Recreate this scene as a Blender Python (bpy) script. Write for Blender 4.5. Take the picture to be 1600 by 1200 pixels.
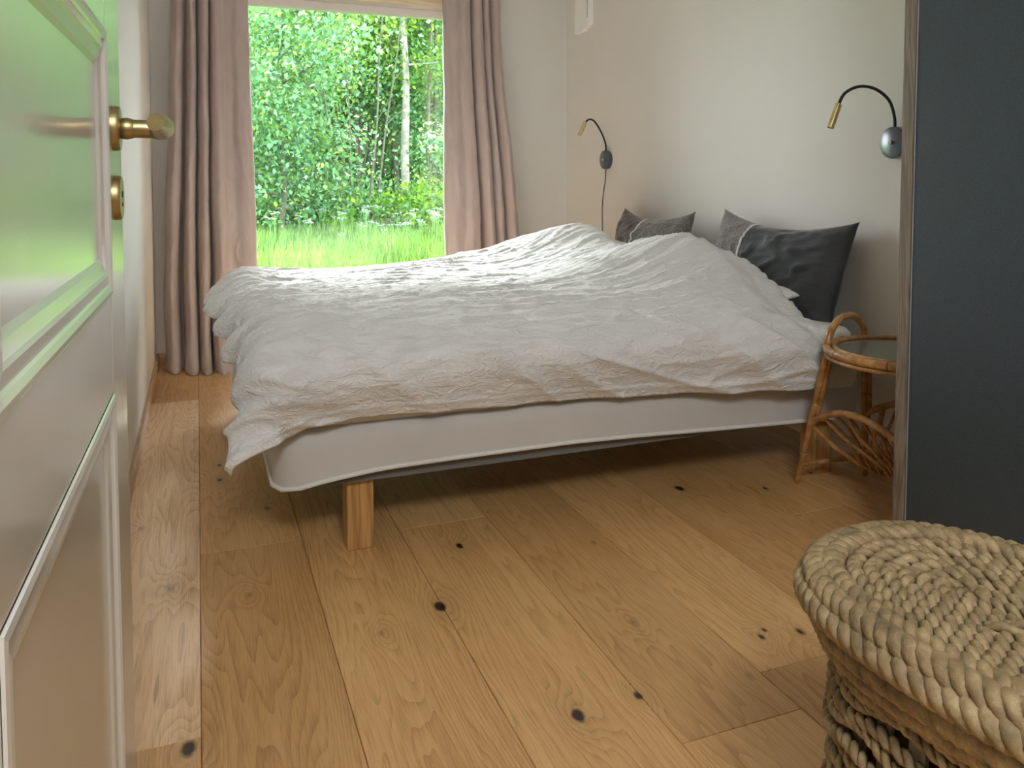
import bpy, bmesh, math, random
import numpy as np
from mathutils import Vector, Matrix, noise
from math import sin, cos, pi, radians, sqrt, atan2, hypot

for o in list(bpy.data.objects):
    bpy.data.objects.remove(o)
S = bpy.context.scene
COL = S.collection
random.seed(7)
rng = np.random.default_rng(11)

# ------------------------------------------------------------------ camera
# x runs along the window wall, y runs into the room, z up; eye 1.0 m high in the doorway
FPX, W, H = 1264.0, 1600, 1200
cam_d = bpy.data.cameras.new('camera')
cam_d.sensor_fit = 'HORIZONTAL'
cam_d.sensor_width = 36.0
cam_d.lens = 36.0 * FPX / W
cam_d.shift_y = -(600 - 346) / W
cam_d.clip_start = 0.02
cam = bpy.data.objects.new('camera', cam_d)
COL.objects.link(cam)
cam.location = (0, 0, 1.0)
cam.rotation_euler = (radians(90 - 2.989), 0, radians(-21.242))
S.camera = cam

# ------------------------------------------------------------------ world, sun, fill light, exposure
S.view_settings.view_transform = 'Standard'
S.view_settings.look = 'None'
S.view_settings.exposure = 1.36
S.view_settings.gamma = 1.0
S.view_settings.use_curve_mapping = False
S.cycles.use_denoising = True
S.cycles.max_bounces = 10
S.cycles.diffuse_bounces = 7
S.cycles.transparent_max_bounces = 16
S.cycles.caustics_reflective = False
S.cycles.caustics_refractive = False
S.cycles.sample_clamp_indirect = 8.0

world = bpy.data.worlds.new('world')
S.world = world
world.use_nodes = True
wn, wl = world.node_tree.nodes, world.node_tree.links
bg = wn['Background']
bg.inputs['Color'].default_value = (0.88, 0.90, 1.0, 1)
bg.inputs['Strength'].default_value = 5.2

def light(name, kind, loc, target, energy, color, **kw):
    d = bpy.data.lights.new(name, kind)
    d.energy = energy
    d.color = color
    for k, v in kw.items():
        setattr(d, k, v)
    o = bpy.data.objects.new(name, d)
    COL.objects.link(o)
    o.location = loc
    o.rotation_euler = (Vector(target) - Vector(loc)).to_track_quat('-Z', 'Y').to_euler()
    return o

light('sun', 'SUN', (0, 10, 9.3), (1.4, 0, 0), 13.0, (0.98, 0.97, 1.0), angle=radians(38))
# portal guides the sky light in through the window opening
light('window_portal', 'AREA', (0.85, 5.02, 1.04), (0.85, 4.0, 1.04), 1.0, (1, 1, 1),
      shape='RECTANGLE', size=1.6, size_y=1.98).data.cycles.is_portal = True
# added fill light behind the camera, no lamp known there
light('fill_light', 'AREA', (0.12, -0.7, 2.3), (0.9, 1.6, 0.3), 18.0, (0.95, 0.98, 1.0), shape='RECTANGLE', size=0.6, size_y=0.6)

# ------------------------------------------------------------------ helpers
def tag(o, label=None, cat=None, group=None, kind=None):
    if label: o['label'] = label
    if cat: o['category'] = cat
    if group: o['group'] = group
    if kind: o['kind'] = kind
    return o

def empty(name, loc, label, cat, group=None):
    o = bpy.data.objects.new(name, None)
    o.empty_display_size = 0.05
    COL.objects.link(o)
    o.location = loc
    return tag(o, label, cat, group)

def mesh(name, V, Fs, mat, parent=None, smooth=True, auto=None):
    """links one mesh object; vertices are in world space"""
    me = bpy.data.meshes.new(name)
    if parent is not None:
        L = parent_world(parent)
        V = [(v[0] - L[0], v[1] - L[1], v[2] - L[2]) for v in V]
    me.from_pydata([tuple(v) for v in V], [], Fs)
    me.update()
    if mat: me.materials.append(mat)
    if smooth:
        me.polygons.foreach_set('use_smooth', [True] * len(me.polygons))
        if auto:
            try: me.set_sharp_from_angle(angle=radians(auto))
            except Exception: pass
    o = bpy.data.objects.new(name, me)
    COL.objects.link(o)
    if parent is not None: o.parent = parent
    return o

def parent_world(p):
    L = Vector((0, 0, 0))
    while p is not None:
        L += Vector(p.location)
        p = p.parent
    return L

class MB:
    def __init__(s): s.V, s.F = [], []
    def box(s, x0, x1, y0, y1, z0, z1):
        n = len(s.V)
        s.V += [(x0, y0, z0), (x1, y0, z0), (x1, y1, z0), (x0, y1, z0), (x0, y0, z1), (x1, y0, z1), (x1, y1, z1), (x0, y1, z1)]
        s.F += [tuple(n + i for i in f) for f in ((0, 3, 2, 1), (4, 5, 6, 7), (0, 1, 5, 4), (1, 2, 6, 5), (2, 3, 7, 6), (3, 0, 4, 7))]
    def tube(s, P, r, seg=8, closed=False, flat=1.0):
        P = [Vector(p) for p in P]
        N = len(P)
        R = r if hasattr(r, '__len__') else [r] * N
        T = []
        for i in range(N):
            if closed: a, b = P[(i - 1) % N], P[(i + 1) % N]
            else: a, b = P[max(i - 1, 0)], P[min(i + 1, N - 1)]
            t = b - a
            T.append(t.normalized() if t.length > 1e-9 else Vector((0, 0, 1)))
        up = Vector((0, 0, 1)) if abs(T[0].z) < 0.9 else Vector((1, 0, 0))
        n = (up - T[0] * up.dot(T[0])).normalized()
        base = len(s.V)
        for i in range(N):
            n = (n - T[i] * n.dot(T[i]))
            n = n.normalized() if n.length > 1e-9 else Vector((1, 0, 0))
            b = T[i].cross(n)
            for k in range(seg):
                a = 2 * pi * k / seg
                q = P[i] + n * (R[i] * cos(a)) + b * (R[i] * flat * sin(a))
                s.V.append(tuple(q))
        M = N if closed else N - 1
        for i in range(M):
            for k in range(seg):
                a0 = base + i * seg + k; a1 = base + i * seg + (k + 1) % seg
                j = (i + 1) % N
                s.F.append((a0, a1, base + j * seg + (k + 1) % seg, base + j * seg + k))
        if not closed:
            s.F.append(tuple(base + k for k in reversed(range(seg))))
            s.F.append(tuple(base + (N - 1) * seg + k for k in range(seg)))
    def rope(s, P, r, pitch, strands=2, seg=7, closed=True, lump=0.28, step=8, phase=0.0, flat=1.0):
        """a twisted rope of lumpy strands along path P"""
        P = resample(P, pitch / step, closed)
        N = len(P)
        for q in range(strands):
            path, rad = [], []
            for i in range(N):
                if closed: a, b = P[(i - 1) % N], P[(i + 1) % N]
                else: a, b = P[max(i - 1, 0)], P[min(i + 1, N - 1)]
                t = (b - a).normalized()
                up = Vector((0, 0, 1)) if abs(t.z) < 0.9 else Vector((1, 0, 0))
                n = (up - t * up.dot(t)).normalized(); bb = t.cross(n)
                turns = round(N / step) if closed else N / step
                a_ = 2 * pi * (i / N * turns + q / strands) + phase
                path.append(P[i] + n * (r * 0.60 * cos(a_)) + bb * (r * 0.60 * flat * sin(a_)))
                rad.append(r * 0.57 * (1 - lump / 2 + lump * (0.5 + 0.5 * cos(a_)) + 0.07 * sin(i * .61 + q * 2.1 + r * 900) + 0.05 * sin(i * 1.93 + q)))
            s.tube(path, rad, seg, closed)
    def lathe(s, prof, origin, axis, seg=24):
        """prof = (radius, distance along axis)"""
        ax = Vector(axis).normalized()
        up = Vector((0, 0, 1)) if abs(ax.z) < 0.9 else Vector((1, 0, 0))
        n = (up - ax * up.dot(ax)).normalized(); b = ax.cross(n)
        O = Vector(origin); base = len(s.V)
        for r, h in prof:
            for k in range(seg):
                a = 2 * pi * k / seg
                s.V.append(tuple(O + ax * h + n * (r * cos(a)) + b * (r * sin(a))))
        for i in range(len(prof) - 1):
            for k in range(seg):
                k2 = (k + 1) % seg
                s.F.append((base + i * seg + k, base + i * seg + k2, base + (i + 1) * seg + k2, base + (i + 1) * seg + k))
        s.F.append(tuple(base + k for k in reversed(range(seg))))
        s.F.append(tuple(base + (len(prof) - 1) * seg + k for k in range(seg)))
    def obj(s, name, mat, parent=None, smooth=True, auto=40, bevel=0):
        o = mesh(name, s.V, s.F, mat, parent, smooth, auto)
        if bevel:
            m = o.modifiers.new('bevel', 'BEVEL'); m.width = bevel; m.segments = 2; m.limit_method = 'ANGLE'
        return o

def resample(P, d, closed):
    P = [Vector(p) for p in P]
    Q = P + [P[0]] if closed else P
    L = [0.0]
    for a, b in zip(Q, Q[1:]): L.append(L[-1] + (b - a).length)
    n = max(3, int(round(L[-1] / d)))
    out, j = [], 0
    for i in range(n if closed else n + 1):
        t = L[-1] * i / n
        while j < len(L) - 2 and L[j + 1] < t: j += 1
        f = (t - L[j]) / max(L[j + 1] - L[j], 1e-9)
        out.append(Q[j].lerp(Q[j + 1], min(max(f, 0), 1)))
    return out

def spline(P, n=8, closed=False):
    P = [Vector(p) for p in P]; out = []; N = len(P)
    M = N if closed else N - 1
    for i in range(M):
        if closed: a, b, c, d = P[i - 1], P[i], P[(i + 1) % N], P[(i + 2) % N]
        else: a, b, c, d = P[max(i - 1, 0)], P[i], P[i + 1], P[min(i + 2, N - 1)]
        for k in range(n):
            t = k / n
            out.append(0.5 * ((2 * b) + (c - a) * t + (2 * a - 5 * b + 4 * c - d) * t * t + (3 * b - a - 3 * c + d) * t ** 3))
    if not closed: out.append(P[-1])
    return out

def interp(x, xs, ys): return float(np.interp(x, xs, ys))
def sstep(a, b, x):
    t = min(max((x - a) / (b - a), 0.0), 1.0)
    return t * t * (3 - 2 * t)
def nz(x, y, z=0.0): return noise.noise(Vector((x, y, z)))

# ------------------------------------------------------------------ materials
class NT:
    def __init__(s, name):
        s.m = bpy.data.materials.new(name); s.m.use_nodes = True
        s.t = s.m.node_tree; s.n = s.t.nodes; s.l = s.t.links
        s.b = s.n['Principled BSDF']
    def add(s, kind, **kw):
        n = s.n.new(kind)
        for k, v in kw.items(): setattr(n, k, v)
        return n
    def lk(s, a, b): s.l.new(a, b)
    def val(s, x, inp):
        if isinstance(x, (int, float)): inp.default_value = x
        elif isinstance(x, tuple): inp.default_value = x
        else: s.lk(x, inp)
    def math(s, op, a, b=0.0, c=None, clamp=False):
        n = s.add('ShaderNodeMath', operation=op, use_clamp=clamp)
        s.val(a, n.inputs[0]); s.val(b, n.inputs[1])
        if c is not None: s.val(c, n.inputs[2])
        return n.outputs[0]
    def coord(s, scale=(1, 1, 1), kind='Object'):
        tc = s.add('ShaderNodeTexCoord'); mp = s.add('ShaderNodeMapping')
        s.lk(tc.outputs[kind], mp.inputs[0]); mp.inputs['Scale'].default_value = scale
        return mp.outputs[0]
    def noise(s, vec, scale, detail=4, rough=0.55, dist=0.0):
        n = s.add('ShaderNodeTexNoise')
        s.lk(vec, n.inputs['Vector']); n.inputs['Scale'].default_value = scale
        n.inputs['Detail'].default_value = detail; n.inputs['Roughness'].default_value = rough
        n.inputs['Distortion'].default_value = dist
        return n.outputs['Fac']
    def ramp(s, fac, stops):
        n = s.add('ShaderNodeValToRGB'); e = n.color_ramp.elements
        while len(e) < len(stops): e.new(0.5)
        for i, (p, c) in enumerate(stops):
            e[i].position = p; e[i].color = (c[0], c[1], c[2], 1)
        s.lk(fac, n.inputs[0]); return n.outputs[0]
    def mix(s, fac, a, b, mode='MIX'):
        n = s.add('ShaderNodeMix', data_type='RGBA', blend_type=mode)
        s.val(fac, n.inputs[0])
        for x, i in ((a, 6), (b, 7)):
            if isinstance(x, tuple): n.inputs[i].default_value = (x[0], x[1], x[2], 1)
            else: s.lk(x, n.inputs[i])
        return n.outputs[2]
    def bump(s, h, strength, dist=0.01, prev=None):
        n = s.add('ShaderNodeBump'); s.lk(h, n.inputs['Height'])
        n.inputs['Strength'].default_value = strength; n.inputs['Distance'].default_value = dist
        if prev is not None: s.lk(prev, n.inputs['Normal'])
        return n.outputs[0]
    def set(s, **kw):
        names = dict(color='Base Color', rough='Roughness', metal='Metallic', normal='Normal', spec='Specular IOR Level',
                     sheen='Sheen Weight', sheenr='Sheen Roughness', coat='Coat Weight', coatr='Coat Roughness', aniso='Anisotropic', trans='Transmission Weight')
        for k, v in kw.items():
            i = s.b.inputs[names[k]]
            if isinstance(v, tuple): i.default_value = (v[0], v[1], v[2], 1)
            elif isinstance(v, (int, float)): i.default_value = v
            else: s.lk(v, i)
        return s.m

def plain(name, color, rough=0.5, metal=0.0, var=0.06, scale=20, bump=0.0, bscale=200, **kw):
    t = NT(name); v = t.coord()
    f = t.noise(v, scale)
    c = t.ramp(f, [(0.3, tuple(x * (1 - var) for x in color)), (0.7, tuple(min(1, x * (1 + var)) for x in color))])
    t.set(color=c, rough=rough, metal=metal, **kw)
    if bump: t.set(normal=t.bump(t.noise(v, bscale, 3), bump, 0.002))
    return t.m

def wood(name, c1, c2, axis=2, rough=0.45, scale=1.0):
    t = NT(name)
    sc = [14 * scale] * 3; sc[axis] = 1.2 * scale
    v = t.coord(tuple(sc))
    big = t.noise(v, 1.0, 3, 0.5, 0.6)
    rings = t.math('FRACT', t.math('MULTIPLY', big, 9.0))
    tri = t.math('ABSOLUTE', t.math('SUBTRACT', t.math('MULTIPLY', rings, 2.0), 1.0))
    sc2 = [220 * scale] * 3; sc2[axis] = 6 * scale
    fib = t.noise(t.coord(tuple(sc2)), 1.0, 2)
    f = t.math('ADD', t.math('MULTIPLY', tri, 0.55), t.math('MULTIPLY', fib, 0.45))
    t.set(color=t.ramp(f, [(0.15, c1), (0.85, c2)]), rough=rough, normal=t.bump(f, 0.15, 0.002))
    return t.m

M = {}
M['wall'] = plain('wall_paint', (0.71, 0.68, 0.635), 0.75, var=0.015, scale=3, bump=0.15, bscale=350)
M['ceiling'] = plain('ceiling_paint', (0.86, 0.86, 0.84), 0.8, var=0.01)
M['door'] = plain('door_gloss_paint', (0.70, 0.70, 0.665), 0.19, var=0.015, scale=6, coat=0.35, coatr=0.12)
M['brass'] = plain('aged_brass', (0.38, 0.305, 0.145), 0.40, 1.0, var=0.12, scale=60)
M['brass_light'] = plain('brushed_brass', (0.72, 0.60, 0.30), 0.28, 1.0, var=0.08, scale=80)
M['dark_hole'] = plain('keyhole_dark', (0.02, 0.017, 0.012), 0.6)
M['oak_trim'] = wood('oak_trim', (0.42, 0.25, 0.12), (0.66, 0.44, 0.25), axis=1, scale=0.8)
M['oak_trim_x'] = wood('oak_trim_across', (0.42, 0.25, 0.12), (0.66, 0.44, 0.25), axis=0, scale=0.8)
M['pine'] = wood('pine_lintel', (0.68, 0.50, 0.32), (0.86, 0.70, 0.50), axis=0, rough=0.5)
M['bed_leg'] = wood('bed_leg_wood', (0.36, 0.19, 0.06), (0.62, 0.37, 0.14), axis=2, rough=0.4)
M['white_frame'] = plain('window_frame_paint', (0.84, 0.82, 0.79), 0.4, var=0.01)
M['pink_frame'] = plain('window_reveal_paint', (0.78, 0.72, 0.68), 0.5, var=0.01)
M['black_gloss'] = plain('lamp_black_gloss', (0.04, 0.055, 0.08), 0.30, var=0.1, coat=0.9, coatr=0.25)
M['black_matt'] = plain('lamp_black_rubber', (0.012, 0.012, 0.013), 0.5)
M['chrome'] = plain('chrome', (0.7, 0.72, 0.74), 0.15, 1.0)
M['white_plastic'] = plain('white_plastic', (0.86, 0.85, 0.83), 0.45, var=0.01)
M['wardrobe_edge'] = wood('wardrobe_grey_oak_edge', (0.12, 0.095, 0.07), (0.25, 0.205, 0.155), axis=2, rough=0.55, scale=1.6)
M['wardrobe_door'] = plain('wardrobe_blue_black', (0.036, 0.052, 0.064), 0.42, var=0.22, scale=260, bump=0.12, bscale=900)
M['frame_fabric'] = plain('bed_base_dark_cloth', (0.17, 0.175, 0.17), 0.9, var=0.1, scale=200, bump=0.3, bscale=900)
M['glint_grey'] = plain('door_edge_glint', (0.34, 0.36, 0.36), 0.4)  # painted highlight of the wardrobe door edge
M['bulb'] = plain('lamp_lens', (0.9, 0.9, 0.85), 0.2)
M['stone'] = plain('stump_bark', (0.10, 0.08, 0.05), 0.9, var=0.4, scale=12, bump=0.6, bscale=30)

def cloth(name, color, rough=0.85, fine=1400, wr=0.0, wrscale=(3, 14, 14), sheen=0.2, var=0.03, sheenr=0.4):
    t = NT(name); v = t.coord()
    f = t.noise(v, 5, 3)
    c = t.ramp(f, [(0.3, tuple(x * (1 - var) for x in color)), (0.7, tuple(min(1, x * (1 + var)) for x in color))])
    b = t.bump(t.noise(v, fine, 2), 0.25, 0.001)
    if wr:
        v2 = t.coord(wrscale)
        n1 = t.noise(v2, 1.0, 5, 0.6, 1.4)
        r1 = t.math('ABSOLUTE', t.math('SUBTRACT', n1, 0.5))
        b = t.bump(r1, wr, 0.02, b)
    t.set(color=c, rough=rough, sheen=sheen, sheenr=sheenr, normal=b)
    return t.m
M['duvet'] = cloth('white_crinkled_cotton', (0.80, 0.805, 0.80), wr=0.8, wrscale=(16, 30, 30), fine=900)
M['sheet'] = cloth('white_fitted_sheet', (0.79, 0.785, 0.765), wr=0.15, wrscale=(5, 9, 9))
M['bedbase'] = cloth('grey_bed_base_cover', (0.60, 0.59, 0.565), fine=1600)
M['piping'] = cloth('pale_piping', (0.74, 0.735, 0.71))
M['pillow_char'] = cloth('charcoal_velvet', (0.045, 0.047, 0.052), rough=0.75, sheen=0.55, sheenr=0.35, wr=0.25, wrscale=(9, 9, 14), var=0.3)
t = NT('grey_brown_tweed'); v = t.coord()
f1 = t.noise(v, 190, 3, 0.8)
t.set(color=t.ramp(f1, [(0.36, (0.055, 0.047, 0.042)), (0.52, (0.14, 0.122, 0.11)), (0.68, (0.30, 0.275, 0.25))]), rough=0.9, normal=t.bump(f1, 0.5, 0.002), sheen=0.3)
M['pillow_tweed'] = t.m
M['pillow_brown'] = cloth('dark_brown_velvet', (0.085, 0.062, 0.052), rough=0.7, sheen=0.4, wr=0.2, wrscale=(9, 9, 14), var=0.25)
M['stripe'] = cloth('off_white_band', (0.68, 0.66, 0.62))

# curtain: satin, a little light passes through
t = NT('dusty_pink_satin'); v = t.coord((3, 3, 1.2))
f = t.noise(v, 3.0, 4, 0.6, 0.8)
t.set(color=t.ramp(f, [(0.3, (0.44, 0.350, 0.320)), (0.7, (0.50, 0.400, 0.365))]), rough=0.42, sheen=0.25, normal=t.bump(t.noise(v, 5, 4, 0.6, 1.5), 0.12, 0.02), spec=0.35)
tr = t.add('ShaderNodeBsdfTranslucent'); tr.inputs[0].default_value = (0.6, 0.42, 0.36, 1)
mx = t.add('ShaderNodeMixShader'); mx.inputs[0].default_value = 0.05
t.lk(t.b.outputs[0], mx.inputs[1]); t.lk(tr.outputs[0], mx.inputs[2]); t.lk(mx.outputs[0], t.n['Material Output'].inputs[0])
M['curtain'] = t.m

# rattan
t = NT('honey_rattan'); v = t.coord()
f = t.noise(v, 30, 4, 0.6, 0.5)
t.set(color=t.ramp(f, [(0.25, (0.20, 0.085, 0.022)), (0.5, (0.42, 0.21, 0.07)), (0.75, (0.60, 0.35, 0.14))]), rough=0.32, normal=t.bump(t.noise(v, 120, 3), 0.1, 0.002), coat=0.25, coatr=0.2)
M['rattan'] = t.m
M['rattan_dark'] = plain('rattan_binding', (0.16, 0.07, 0.025), 0.5, var=0.3, scale=80)
M['table_glass'] = plain('smoked_table_top', (0.17, 0.18, 0.155), 0.16, var=0.05, coat=0.3)

# water hyacinth rope of the basket
t = NT('woven_hyacinth'); v = t.coord()
g = t.add('ShaderNodeNewGeometry')
f = t.math('ADD', t.math('MULTIPLY', t.noise(v, 45, 4, 0.6), 0.7), t.math('MULTIPLY', t.noise(v, 9, 2), 0.3))
fib = t.noise(v, 500, 2, 0.6)
c = t.ramp(f, [(0.32, (0.09, 0.055, 0.02)), (0.5, (0.255, 0.175, 0.08)), (0.68, (0.46, 0.35, 0.185))])
c = t.mix(t.math('MULTIPLY', fib, 0.25), c, (0.58, 0.48, 0.31))
t.set(color=c, rough=0.55, normal=t.bump(fib, 0.35, 0.003), spec=0.4)
M['hyacinth'] = t.m
M['basket_stake'] = wood('basket_stake_wood', (0.14, 0.11, 0.075), (0.33, 0.27, 0.19), axis=2, rough=0.7)
M['basket_inner'] = plain('basket_inner_shade', (0.07, 0.048, 0.028), 0.9, var=0.3, scale=60)

# ------------------------------------------------------------------ floor: wide oak planks
KNOTS = [(0.512, 1.781, .020, 1), (0.644, 1.316, .018, 1), (0.649, 2.065, .014, 1), (0.051, 2.818, .013, 1), (0.054, 2.965, .011, 1),
         (1.438, 2.2, .022, .8), (1.697, 2.10, .012, .8), (1.132, 1.406, .012, .7), (1.155, 1.425, .008, .7), (1.225, 1.391, .014, .6),
         (0.778, 1.327, .012, .8), (-0.033, 1.485, .020, .9), (0.18, 2.52, .016, .45), (0.90, 1.56, .016, .25), (0.36, 1.72, .014, .25),
         (-0.168, 2.5, .016, .2), (1.02, 1.30, .016, .2), (0.10, 2.0, .014, .2), (1.0, 1.95, .012, .3), (-.08, 2.1, .02, .25)]
t = NT('oak_planks')
geo = t.add('ShaderNodeNewGeometry')
sep = t.add('ShaderNodeSeparateXYZ'); t.lk(geo.outputs['Position'], sep.inputs[0])
att = t.add('ShaderNodeAttribute'); att.attribute_name = 'plank'
asep = t.add('ShaderNodeSeparateXYZ'); t.lk(att.outputs['Vector'], asep.inputs[0])
X, Y = sep.outputs[0], sep.outputs[1]
pid, pcx, prnd = asep.outputs[0], asep.outputs[1], asep.outputs[2]
xl = t.math('SUBTRACT', X, pcx)
def comb(a, b, c):
    n = t.add('ShaderNodeCombineXYZ')
    for k, q in enumerate((a, b, c)): t.val(q, n.inputs[k])
    return n.outputs[0]
# growth-ring field: a long valley shape, iso-lines make cathedral grain
off = t.math('MULTIPLY', pid, 7.31)
cat = t.noise(comb(t.math('MULTIPLY', xl, 5.0), t.math('MULTIPLY', Y, 0.55), off), 1.0, 3, 0.45, 0.25)
par = t.math('MULTIPLY', t.math('MULTIPLY', xl, xl), 16.0)
field = t.math('ADD', t.math('MULTIPLY', cat, 1.9), par)
kd = None
for kx, ky, kr, ks in KNOTS:
    dx = t.math('DIVIDE', t.math('SUBTRACT', X, kx), kr * 1.1)
    dy = t.math('DIVIDE', t.math('SUBTRACT', Y, ky), kr * 1.9)
    r2 = t.math('ADD', t.math('MULTIPLY', dx, dx), t.math('MULTIPLY', dy, dy))
    e = t.math('POWER', 2.718, t.math('MULTIPLY', r2, -0.22))
    field = t.math('ADD', field, t.math('MULTIPLY', e, 0.20))
    wob = t.noise(comb(X, Y, kx * 9), 45, 2, 0.6)
    core = t.math('MULTIPLY', t.math('SUBTRACT', 1.0, t.math('MULTIPLY', t.math('SQRT', r2), t.math('ADD', wob, 0.9)), clamp=True), ks)
    halo = t.math('MULTIPLY', e, 0.16 * ks)
    kk = t.math('ADD', t.math('MULTIPLY', core, 2.0, clamp=True), halo)
    kd = kk if kd is None else t.math('MAXIMUM', kd, kk)
rings = t.math('FRACT', t.math('MULTIPLY', field, 17.0))
ring = t.math('POWER', rings, 2.2)
pore = t.noise(comb(t.math('MULTIPLY', X, 520.0), t.math('MULTIPLY', Y, 16.0), off), 1.0, 2, 0.6)
streak = t.noise(comb(t.math('MULTIPLY', X, 60.0), t.math('MULTIPLY', Y, 1.6), off), 1.0, 3, 0.6)
cloud = t.noise(comb(t.math('MULTIPLY', X, 4.0), t.math('MULTIPLY', Y, 1.4), off), 1.0, 3, 0.5)
f = t.math('ADD', t.math('ADD', t.math('MULTIPLY', ring, 0.16), t.math('MULTIPLY', pore, 0.48)), t.math('ADD', t.math('MULTIPLY', streak, 0.30), t.math('MULTIPLY', cloud, 0.35)))
base = t.ramp(f, [(0.36, (0.86, 0.57, 0.285)), (0.60, (0.74, 0.445, 0.185)), (0.86, (0.45, 0.23, 0.075))])
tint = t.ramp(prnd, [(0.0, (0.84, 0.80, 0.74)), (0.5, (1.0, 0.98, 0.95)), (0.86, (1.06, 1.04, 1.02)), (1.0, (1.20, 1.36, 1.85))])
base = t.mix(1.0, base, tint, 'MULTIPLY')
base = t.mix(t.math('MINIMUM', kd, 1.0), base, (0.035, 0.02, 0.012))
hgt = t.math('SUBTRACT', 1.0, t.math('ADD', t.math('MULTIPLY', pore, 0.6), t.math('MULTIPLY', ring, 0.4)))
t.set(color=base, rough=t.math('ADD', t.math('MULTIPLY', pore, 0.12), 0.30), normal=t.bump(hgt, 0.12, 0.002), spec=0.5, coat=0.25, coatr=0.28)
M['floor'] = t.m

def build_floor():
    x0, pw, g = -0.0115 - 0.2645 * 8, 0.2645, 0.0012
    joints = {7: [1.51, 3.90, -0.6], 8: [2.266, 0.1, 4.4], 9: [0.75, 2.9 + 2.2, -1.2], 10: [2.224, 0.0, 4.5], 11: [1.181, 3.4, -1.0],
              12: [1.301, 3.7, -.8], 13: [0.3, 2.75 + .1, 4.6], 14: [1.9, 0.2, 3.9], 15: [0.6, 3.1], 16: [1.6, 3.6]}
    V, Fs, att_ = [], [], []
    for k in range(7, 17):
        xa, xb = x0 + pw * k, x0 + pw * (k + 1)
        if k == 7: xa = -0.23
        xb = min(xb, 2.22)
        if xa >= 2.22: break
        js = sorted([j for j in joints.get(k, []) if -1.6 < j < 4.74]); ys = [-1.6] + js + [4.75]
        for q in range(len(ys) - 1):
            ya, yb = ys[q], ys[q + 1]
            r = random.Random(k * 31 + q * 7).random() * .86
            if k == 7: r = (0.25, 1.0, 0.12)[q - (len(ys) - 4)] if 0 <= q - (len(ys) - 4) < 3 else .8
            n = len(V)
            V += [(xa + g, ya + g, 0), (xb - g, ya + g, 0), (xb - g, yb - g, 0), (xa + g, yb - g, 0),
                  (xa, ya, -.005), (xb, ya, -.005), (xb, yb, -.005), (xa, yb, -.005)]
            fs = [(0, 1, 2, 3), (4, 5, 1, 0), (5, 6, 2, 1), (6, 7, 3, 2), (7, 4, 0, 3)]
            Fs += [tuple(n + i for i in f_) for f_ in fs]
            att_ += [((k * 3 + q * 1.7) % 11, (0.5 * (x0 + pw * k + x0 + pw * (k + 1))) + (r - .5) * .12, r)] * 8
    me = bpy.data.meshes.new('floor'); me.from_pydata(V, [], Fs); me.update()
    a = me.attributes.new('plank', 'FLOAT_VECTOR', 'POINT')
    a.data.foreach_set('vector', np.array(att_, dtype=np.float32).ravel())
    me.materials.append(M['floor'])
    o = bpy.data.objects.new('floor', me); COL.objects.link(o); tag(o, kind='structure')
build_floor()

# ------------------------------------------------------------------ room shell
XL, XR, YW, ZC = -0.222, 2.215, 4.74, 2.42
WX0, WX1, WZ0, WZ1 = 0.13, 1.62, 0.05, 2.03     # window opening
def sbox(name, mat, *boxes, bevel=0):
    m = MB()
    for b in boxes: m.box(*b)
    return tag(m.obj(name, mat, smooth=False, bevel=bevel), kind='structure')
sbox('wall_left', M['wall'], (XL - .15, XL, -1.6, YW + .28, 0, ZC))
sbox('wall_right', M['wall'], (XR, XR + .15, -1.6, YW + .28, 0, ZC))
sbox('wall_back', M['wall'], (XL - .15, XR + .15, -1.75, -1.6, 0, ZC))
sbox('wall_window', M['wall'], (XL, WX0, YW, YW + .28, 0, ZC), (WX1, XR, YW, YW + .28, 0, ZC), (WX0, WX1, YW, YW + .28, 0, WZ0), (WX0, WX1, YW, YW + .28, WZ1, ZC))
sbox('ceiling', M['ceiling'], (XL - .15, XR + .15, -1.75, YW + .28, ZC, ZC + .1))
sbox('trim_subfloor', M['basket_inner'], (XL - .15, XR + .15, -1.75, YW + .28, -.12, -.0051))
sbox('baseboard_left', M['oak_trim'], (XL, XL + .014, .2, YW, 0, .058), bevel=.002)
sbox('baseboard_right', M['oak_trim'], (XR - .014, XR, 1.6, YW, 0, .058), bevel=.002)
sbox('baseboard_window', M['oak_trim_x'], (XL + .014, XR - .014, YW - .014, YW, 0, .058), bevel=.002)
# doorway jamb the open door hangs on, left of the camera
sbox('door_1', M['white_frame'], (XL, -.16, .12, .24, 0, 2.12))

# window: reveal, white frame, glass, pine trim above
wroot = bpy.data.objects.new('window_1', None); COL.objects.link(wroot); wroot.location = (0.87, YW + .1, 1.1); tag(wroot, kind='structure')
m = MB()
m.box(WX0, WX1, YW + .09, YW + .16, WZ1 - .045, WZ1); m.box(WX0, WX1, YW + .09, YW + .16, WZ0, WZ0 + .06)
m.box(WX0, WX0 + .05, YW + .09, YW + .16, WZ0 + .06, WZ1 - .045); m.box(WX1 - .05, WX1, YW + .09, YW + .16, WZ0 + .06, WZ1 - .045)
m.obj('window_frame', M['pink_frame'], wroot, smooth=False, bevel=.004)
m = MB(); m.box(WX0, WX1, YW - .035, YW + .09, WZ0 - .025, WZ0)
m.obj('window_sill', M['white_frame'], wroot, smooth=False, bevel=.003)
m = MB()
m.box(WX0 - .07, WX1 + .07, YW - .022, YW, WZ1 - .002, WZ1 + .045)
m.obj('window_trim', M['pine'], wroot, smooth=False, bevel=.003)
t = NT('window_glass')
tb = t.add('ShaderNodeBsdfTransparent'); gb = t.add('ShaderNodeBsdfGlossy'); gb.inputs['Roughness'].default_value = 0.0
tb.inputs[0].default_value = (0.97, 1.0, 0.98, 1)
fr = t.add('ShaderNodeFresnel'); fr.inputs[0].default_value = 1.45
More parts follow.
